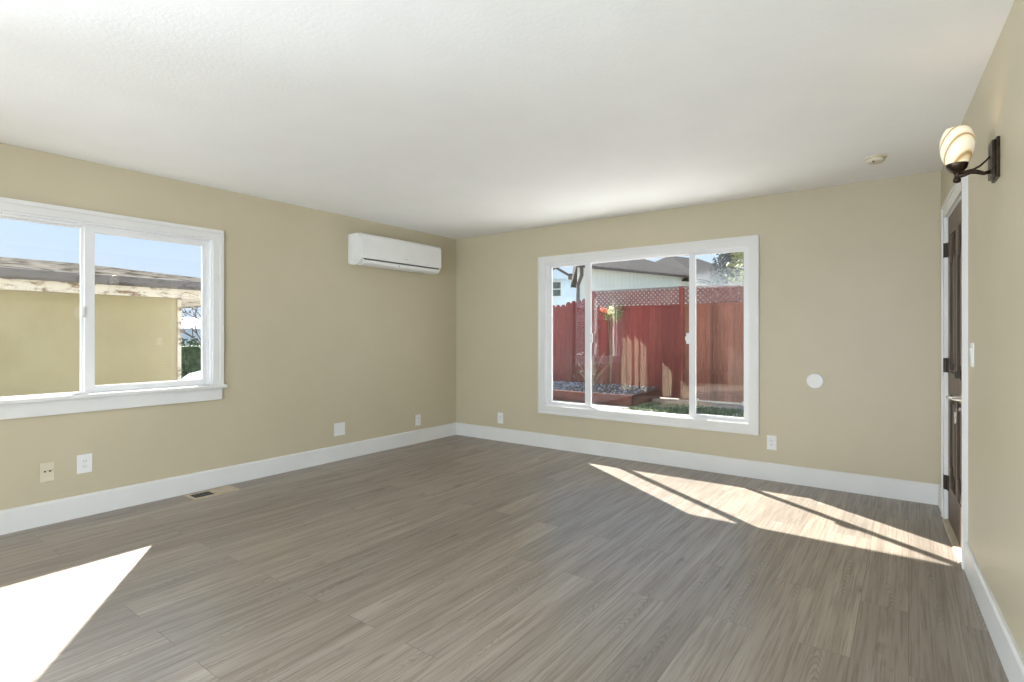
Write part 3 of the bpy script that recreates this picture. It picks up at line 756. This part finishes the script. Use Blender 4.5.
# planter with gravel bed
pb = tag(empty('planter_bed', (-6.6, 9.5, G)), 'low raised garden bed with dark red board edging below the fence', 'planter')
MB().box(-2.4, 2.42, 0, .045, 0, .205, bev=.004).build('front_board', M['dark_red'], pb)
MB().box(2.38, 2.42, .045, 1.42, 0, .205, bev=.004).build('side_board', M['dark_red'], pb)
MB().prism([(.045, 0), (.045, .17), (1.42, .25), (1.42, 0)], 'x', -2.4, 2.38).build('soil', M['soil'], pb)
gs = MB()
for _ in range(3200):
    x = random.uniform(-2.4, 2.34); y = random.uniform(.06, 1.40)
    if random.random() < .22 + .4 * max(0, math.sin(x * 1.7 + 1.1)): gs.blob((x, y, .17 + .058 * y + .008), random.uniform(.009, .026), 1, .3, .6)
g1 = gs.build('blue_gravel', M['gravel']); g1.location = (-6.6, 9.5, G); tag(g1, 'blue grey gravel spread over the raised bed', 'gravel', kind='stuff')
gs = MB()
for _ in range(1900):
    gx, gy = random.uniform(-4.1, .2), random.uniform(10.25, 10.90)
    if gx < -2.95 and gy < 10.7 or -3.45 < gx < -2.4 and gy < 10.76: continue
    gs.blob((gx, gy, G + .006), random.uniform(.012, .032), 1, .3, .6)
tag(gs.build('gravel_strip', M['gravel']), 'strip of grey gravel along the foot of the right fence boards', 'gravel', kind='stuff')
gs = MB()
for _ in range(9000):
    x = random.uniform(-4.12, .6); y = random.uniform(8.3, 10.18); a = random.uniform(0, PI); s_ = .008
    dx, dy = math.cos(a) * s_, math.sin(a) * s_; hx, hy = random.gauss(0, .02), random.gauss(0, .02)
    gs.quad(((x - dx, y - dy, G), (x + dx, y + dy, G), (x + dx * .4 + hx, y + dy * .4 + hy, G + random.uniform(.03, .06)), (x - dx * .4 + hx, y - dy * .4 + hy, G + .03)))
tag(gs.build('lawn', M['grass']), 'short green grass below the back window right of the bed', 'grass', kind='stuff')
tag(MB().prism([(-4.13, 10.34), (-3.85, 10.24), (-3.2, 10.30), (-3.0, 10.5), (-3.35, 10.64), (-4.0, 10.63), (-4.14, 10.5)], 'z', G - .01, G + .06).build('flat_stone', M['flag']), 'flat tan stone on the ground at the foot of the fence', 'stone')
pp = tag(empty('pipe', (-2.9, 10.70, G + .045)), 'thin cream pipe lying at the foot of the right fence bays', 'pipe')
MB().tube([(-.45, 0, 0), (.42, .02, 0)], .022, 10).build('tube', M['pvc'], pp, True)
for x in (-.45, .42): MB().blob((x, .0, .01), .05, 2, .02).build('end_fitting', M['pvc'], pp, True)
# shrub and rose
sh = tag(empty('bare_shrub', (-5.3, 9.95, G + .19)), 'bare brown shrub of thin stems in the raised bed', 'shrub')
mb = MB()
for _ in range(16):
    a = random.uniform(0, 2 * PI); r_ = random.uniform(.1, .5); hgt = random.uniform(.35, .8)
    mb.tube([(0, 0, 0), (r_ * .35 * math.cos(a), r_ * .35 * math.sin(a), hgt * .5), (r_ * math.cos(a), r_ * math.sin(a), hgt)], [.012, .009, .004], 5)
mb.build('stems', M['twig'], sh)
lm = MB()
for _ in range(140): lm.leaf((random.gauss(0, .16), random.gauss(0, .12), random.uniform(.1, .6)), .035)
lm.build('dry_leaves', M['bark'], sh)
ro = tag(empty('rose_bush', (-5.17, 10.62, G + .23)), 'tall flowering bush with orange and cream blooms against the red fence', 'bush')
mb = MB()
for dx, dy in ((0, 0), (.06, .02), (-.05, .03)):
    mb.tube([(0, 0, 0), (dx * .5, dy, .8), (dx * 1.6, dy, 1.55)], [.014, .011, .006], 6)
mb.build('stems', M['twig'], ro)
lm = MB()
for _ in range(420): lm.leaf((random.gauss(.06, .10), random.gauss(0, .08), random.gauss(1.58, .09)), .032)
lm.build('leaves', M['leaf_lime'], ro)
for i in range(9):
    red = i < 4
    p = (random.gauss(-.10 if red else .06, .05), random.gauss(-.08, .03), random.gauss(1.66 if red else 1.58, .05))
    f = MB().blob(p, random.uniform(.035, .055), 2, .22)
    f.build('bloom', M['flower_red'] if red else M['flower_pale'], ro)

# ---- neighbour's house over the fence
nb = tag(empty('neighbour_house', (-8.9, 15.8, G)), 'pale green house with brown shingle roof behind the lattice fence', 'house')
ang = math.atan2(5.6, 1.9)          # direction of the long wall
NM = Matrix.Translation((-8.9, 15.8, 0)) @ Matrix.Rotation(ang, 4, 'Z')
nb.matrix_world = NM
# local: x along the wall facing the yard, y to the left (into the house)
def nbp(mb, name, m): return mb.build(name, m, nb)
nbp(MB().prism([(0, 0), (7.2, 0), (7.2, 6), (5.36, 6)], 'z', G, 3.55), 'wall', M['siding'])
mb = MB()
for i in range(36): mb.box(.1 + i * .2, .125 + i * .2, -.012, .01, G, 3.5)
nbp(mb, 'battens', M['siding'])
nbp(MB().box(-.22, 7.5, -.23, -.19, 3.47, 3.56), 'eave_board', M['eave'])
rf = MB(); ov = .22
P = [(-ov, -ov, 3.55), (7.5, -ov, 3.55), (7.5, 6.3, 3.55), (5.2, 6.3, 3.55), (2.3, 2.6, 5.0), (3.3, 3.0, 5.0)]
bv_ = [rf.bm.verts.new(p) for p in P]
for f in ((0, 1, 5, 4), (1, 2, 5), (2, 3, 4, 5), (3, 0, 4), (0, 3, 2, 1)): rf.bm.faces.new([bv_[i] for i in f])
nbp(rf, 'roof', M['shingle'])
rf = MB()
P = [(5.4, -.9, 3.35), (11, -.9, 3.35), (11, 5, 3.35), (5.4, 5, 3.35), (7.2, 2.0, 4.75), (9.3, 2.0, 4.75)]
bv_ = [rf.bm.verts.new(p) for p in P]
for f in ((0, 1, 5, 4), (1, 2, 5), (2, 3, 4, 5), (3, 0, 4), (0, 3, 2, 1)): rf.bm.faces.new([bv_[i] for i in f])
nbp(rf, 'wing_roof', M['shingle'])
nbp(MB().box(7.2, 10.6, -.5, 4.6, G, 3.36), 'wing_wall', M['siding'])
nbp(MB().tube([(-.12, -.34, 3.5), (-.12, -.34, 3.2), (-.02, -.05, 2.9), (-.02, -.05, G)], .06, 8), 'downspout', M['eave'])
# pale blue house with a gabled bay
bh = tag(empty('blue_house', (-16.9, 27.4, G), R(31)), 'pale blue house with a small gabled window far left behind the fence', 'house')
MB().box(-4.0, 2.2, 0, 7, 0, 4.75).build('wall', M['blue_siding'], bh)
MB().box(-.75, .75, -.5, 0, 0, 4.7).build('bay', M['blue_siding'], bh)
MB().prism([(-1.0, 4.62), (1.0, 4.62), (1.0, 4.74), (0, 5.35), (-1.0, 4.74)], 'y', -.75, 1.5).build('bay_roof', M['eave'], bh)
MB().prism([(-.72, 4.6), (.72, 4.6), (.72, 4.74), (0, 5.18), (-.72, 4.74)], 'y', -.77, -.74).build('gable_board', M['blue_siding'], bh)
wf = frame_boxes(MB(), 'y', -.56, -.5, -.36, .36, 3.55, 4.5, .07, .07, .07, .07).box(-.3, .3, -.55, -.5, 4.0, 4.05).build('window_frame', M['vinyl'], bh)
MB().box(-.3, .3, -.52, -.505, 3.62, 4.44).build('window_glass', M['far_glass'], wf)
MB().prism([(-4.3, 4.75), (2.5, 4.75), (1.6, 4.95), (-4.3, 5.0)], 'y', -.2, 7.3).build('roof', M['shingle'], bh)

# trees over the fence
def tree(name, loc, label, mat_leaf, crown, n, size, trunk_h):
    t = tag(empty(name, loc), label, 'tree')
    mb = MB(); tips = []; branches(mb, (0, 0, 0), (0, 0, 1), trunk_h, .14, 2, tips, .4); mb.build('trunk', M['bark'], t)
    lm = MB()
    for c in crown: leafy(lm, int(n * c[3] * c[4] / 2), ell(*c[:6], .35), size)
    lm.build('foliage', mat_leaf, t); return t
tree('conifer', (-4.95, 19.0, G), 'dark blue green tree above the fence at the right of the back window', M['leaf_dark'],
     [(0, 0, 3.0, .62, .6, 1.3), (.05, 0, 4.4, .55, .55, 1.3), (.0, 0, 5.6, .4, .4, 1.0), (.05, 0, 1.7, .6, .6, .9)], 9000, .07, 1.6)
tree('leafy_tree', (-3.25, 15.0, G), 'sunlit yellow green tree above the fence beside the darker tree', M['leaf_lime'],
     [(0, 0, 3.0, .68, .68, .9), (.15, 0, 3.9, .7, .7, .9), (.7, .2, 3.4, .8, .8, 1.2), (.2, 0, 2.2, .5, .6, .6), (1.2, 0, 2.8, .8, .8, 1.0)], 3600, .075, 1.5)
wr = tag(MB().tube([(-18, 25, 5.3), (-11, 25, 5.0), (-4, 25, 4.85), (3, 25, 4.95)], .014, 6).build('utility_wire', M['wire']), 'thin utility wire crossing the sky above the neighbouring roof', 'wire')
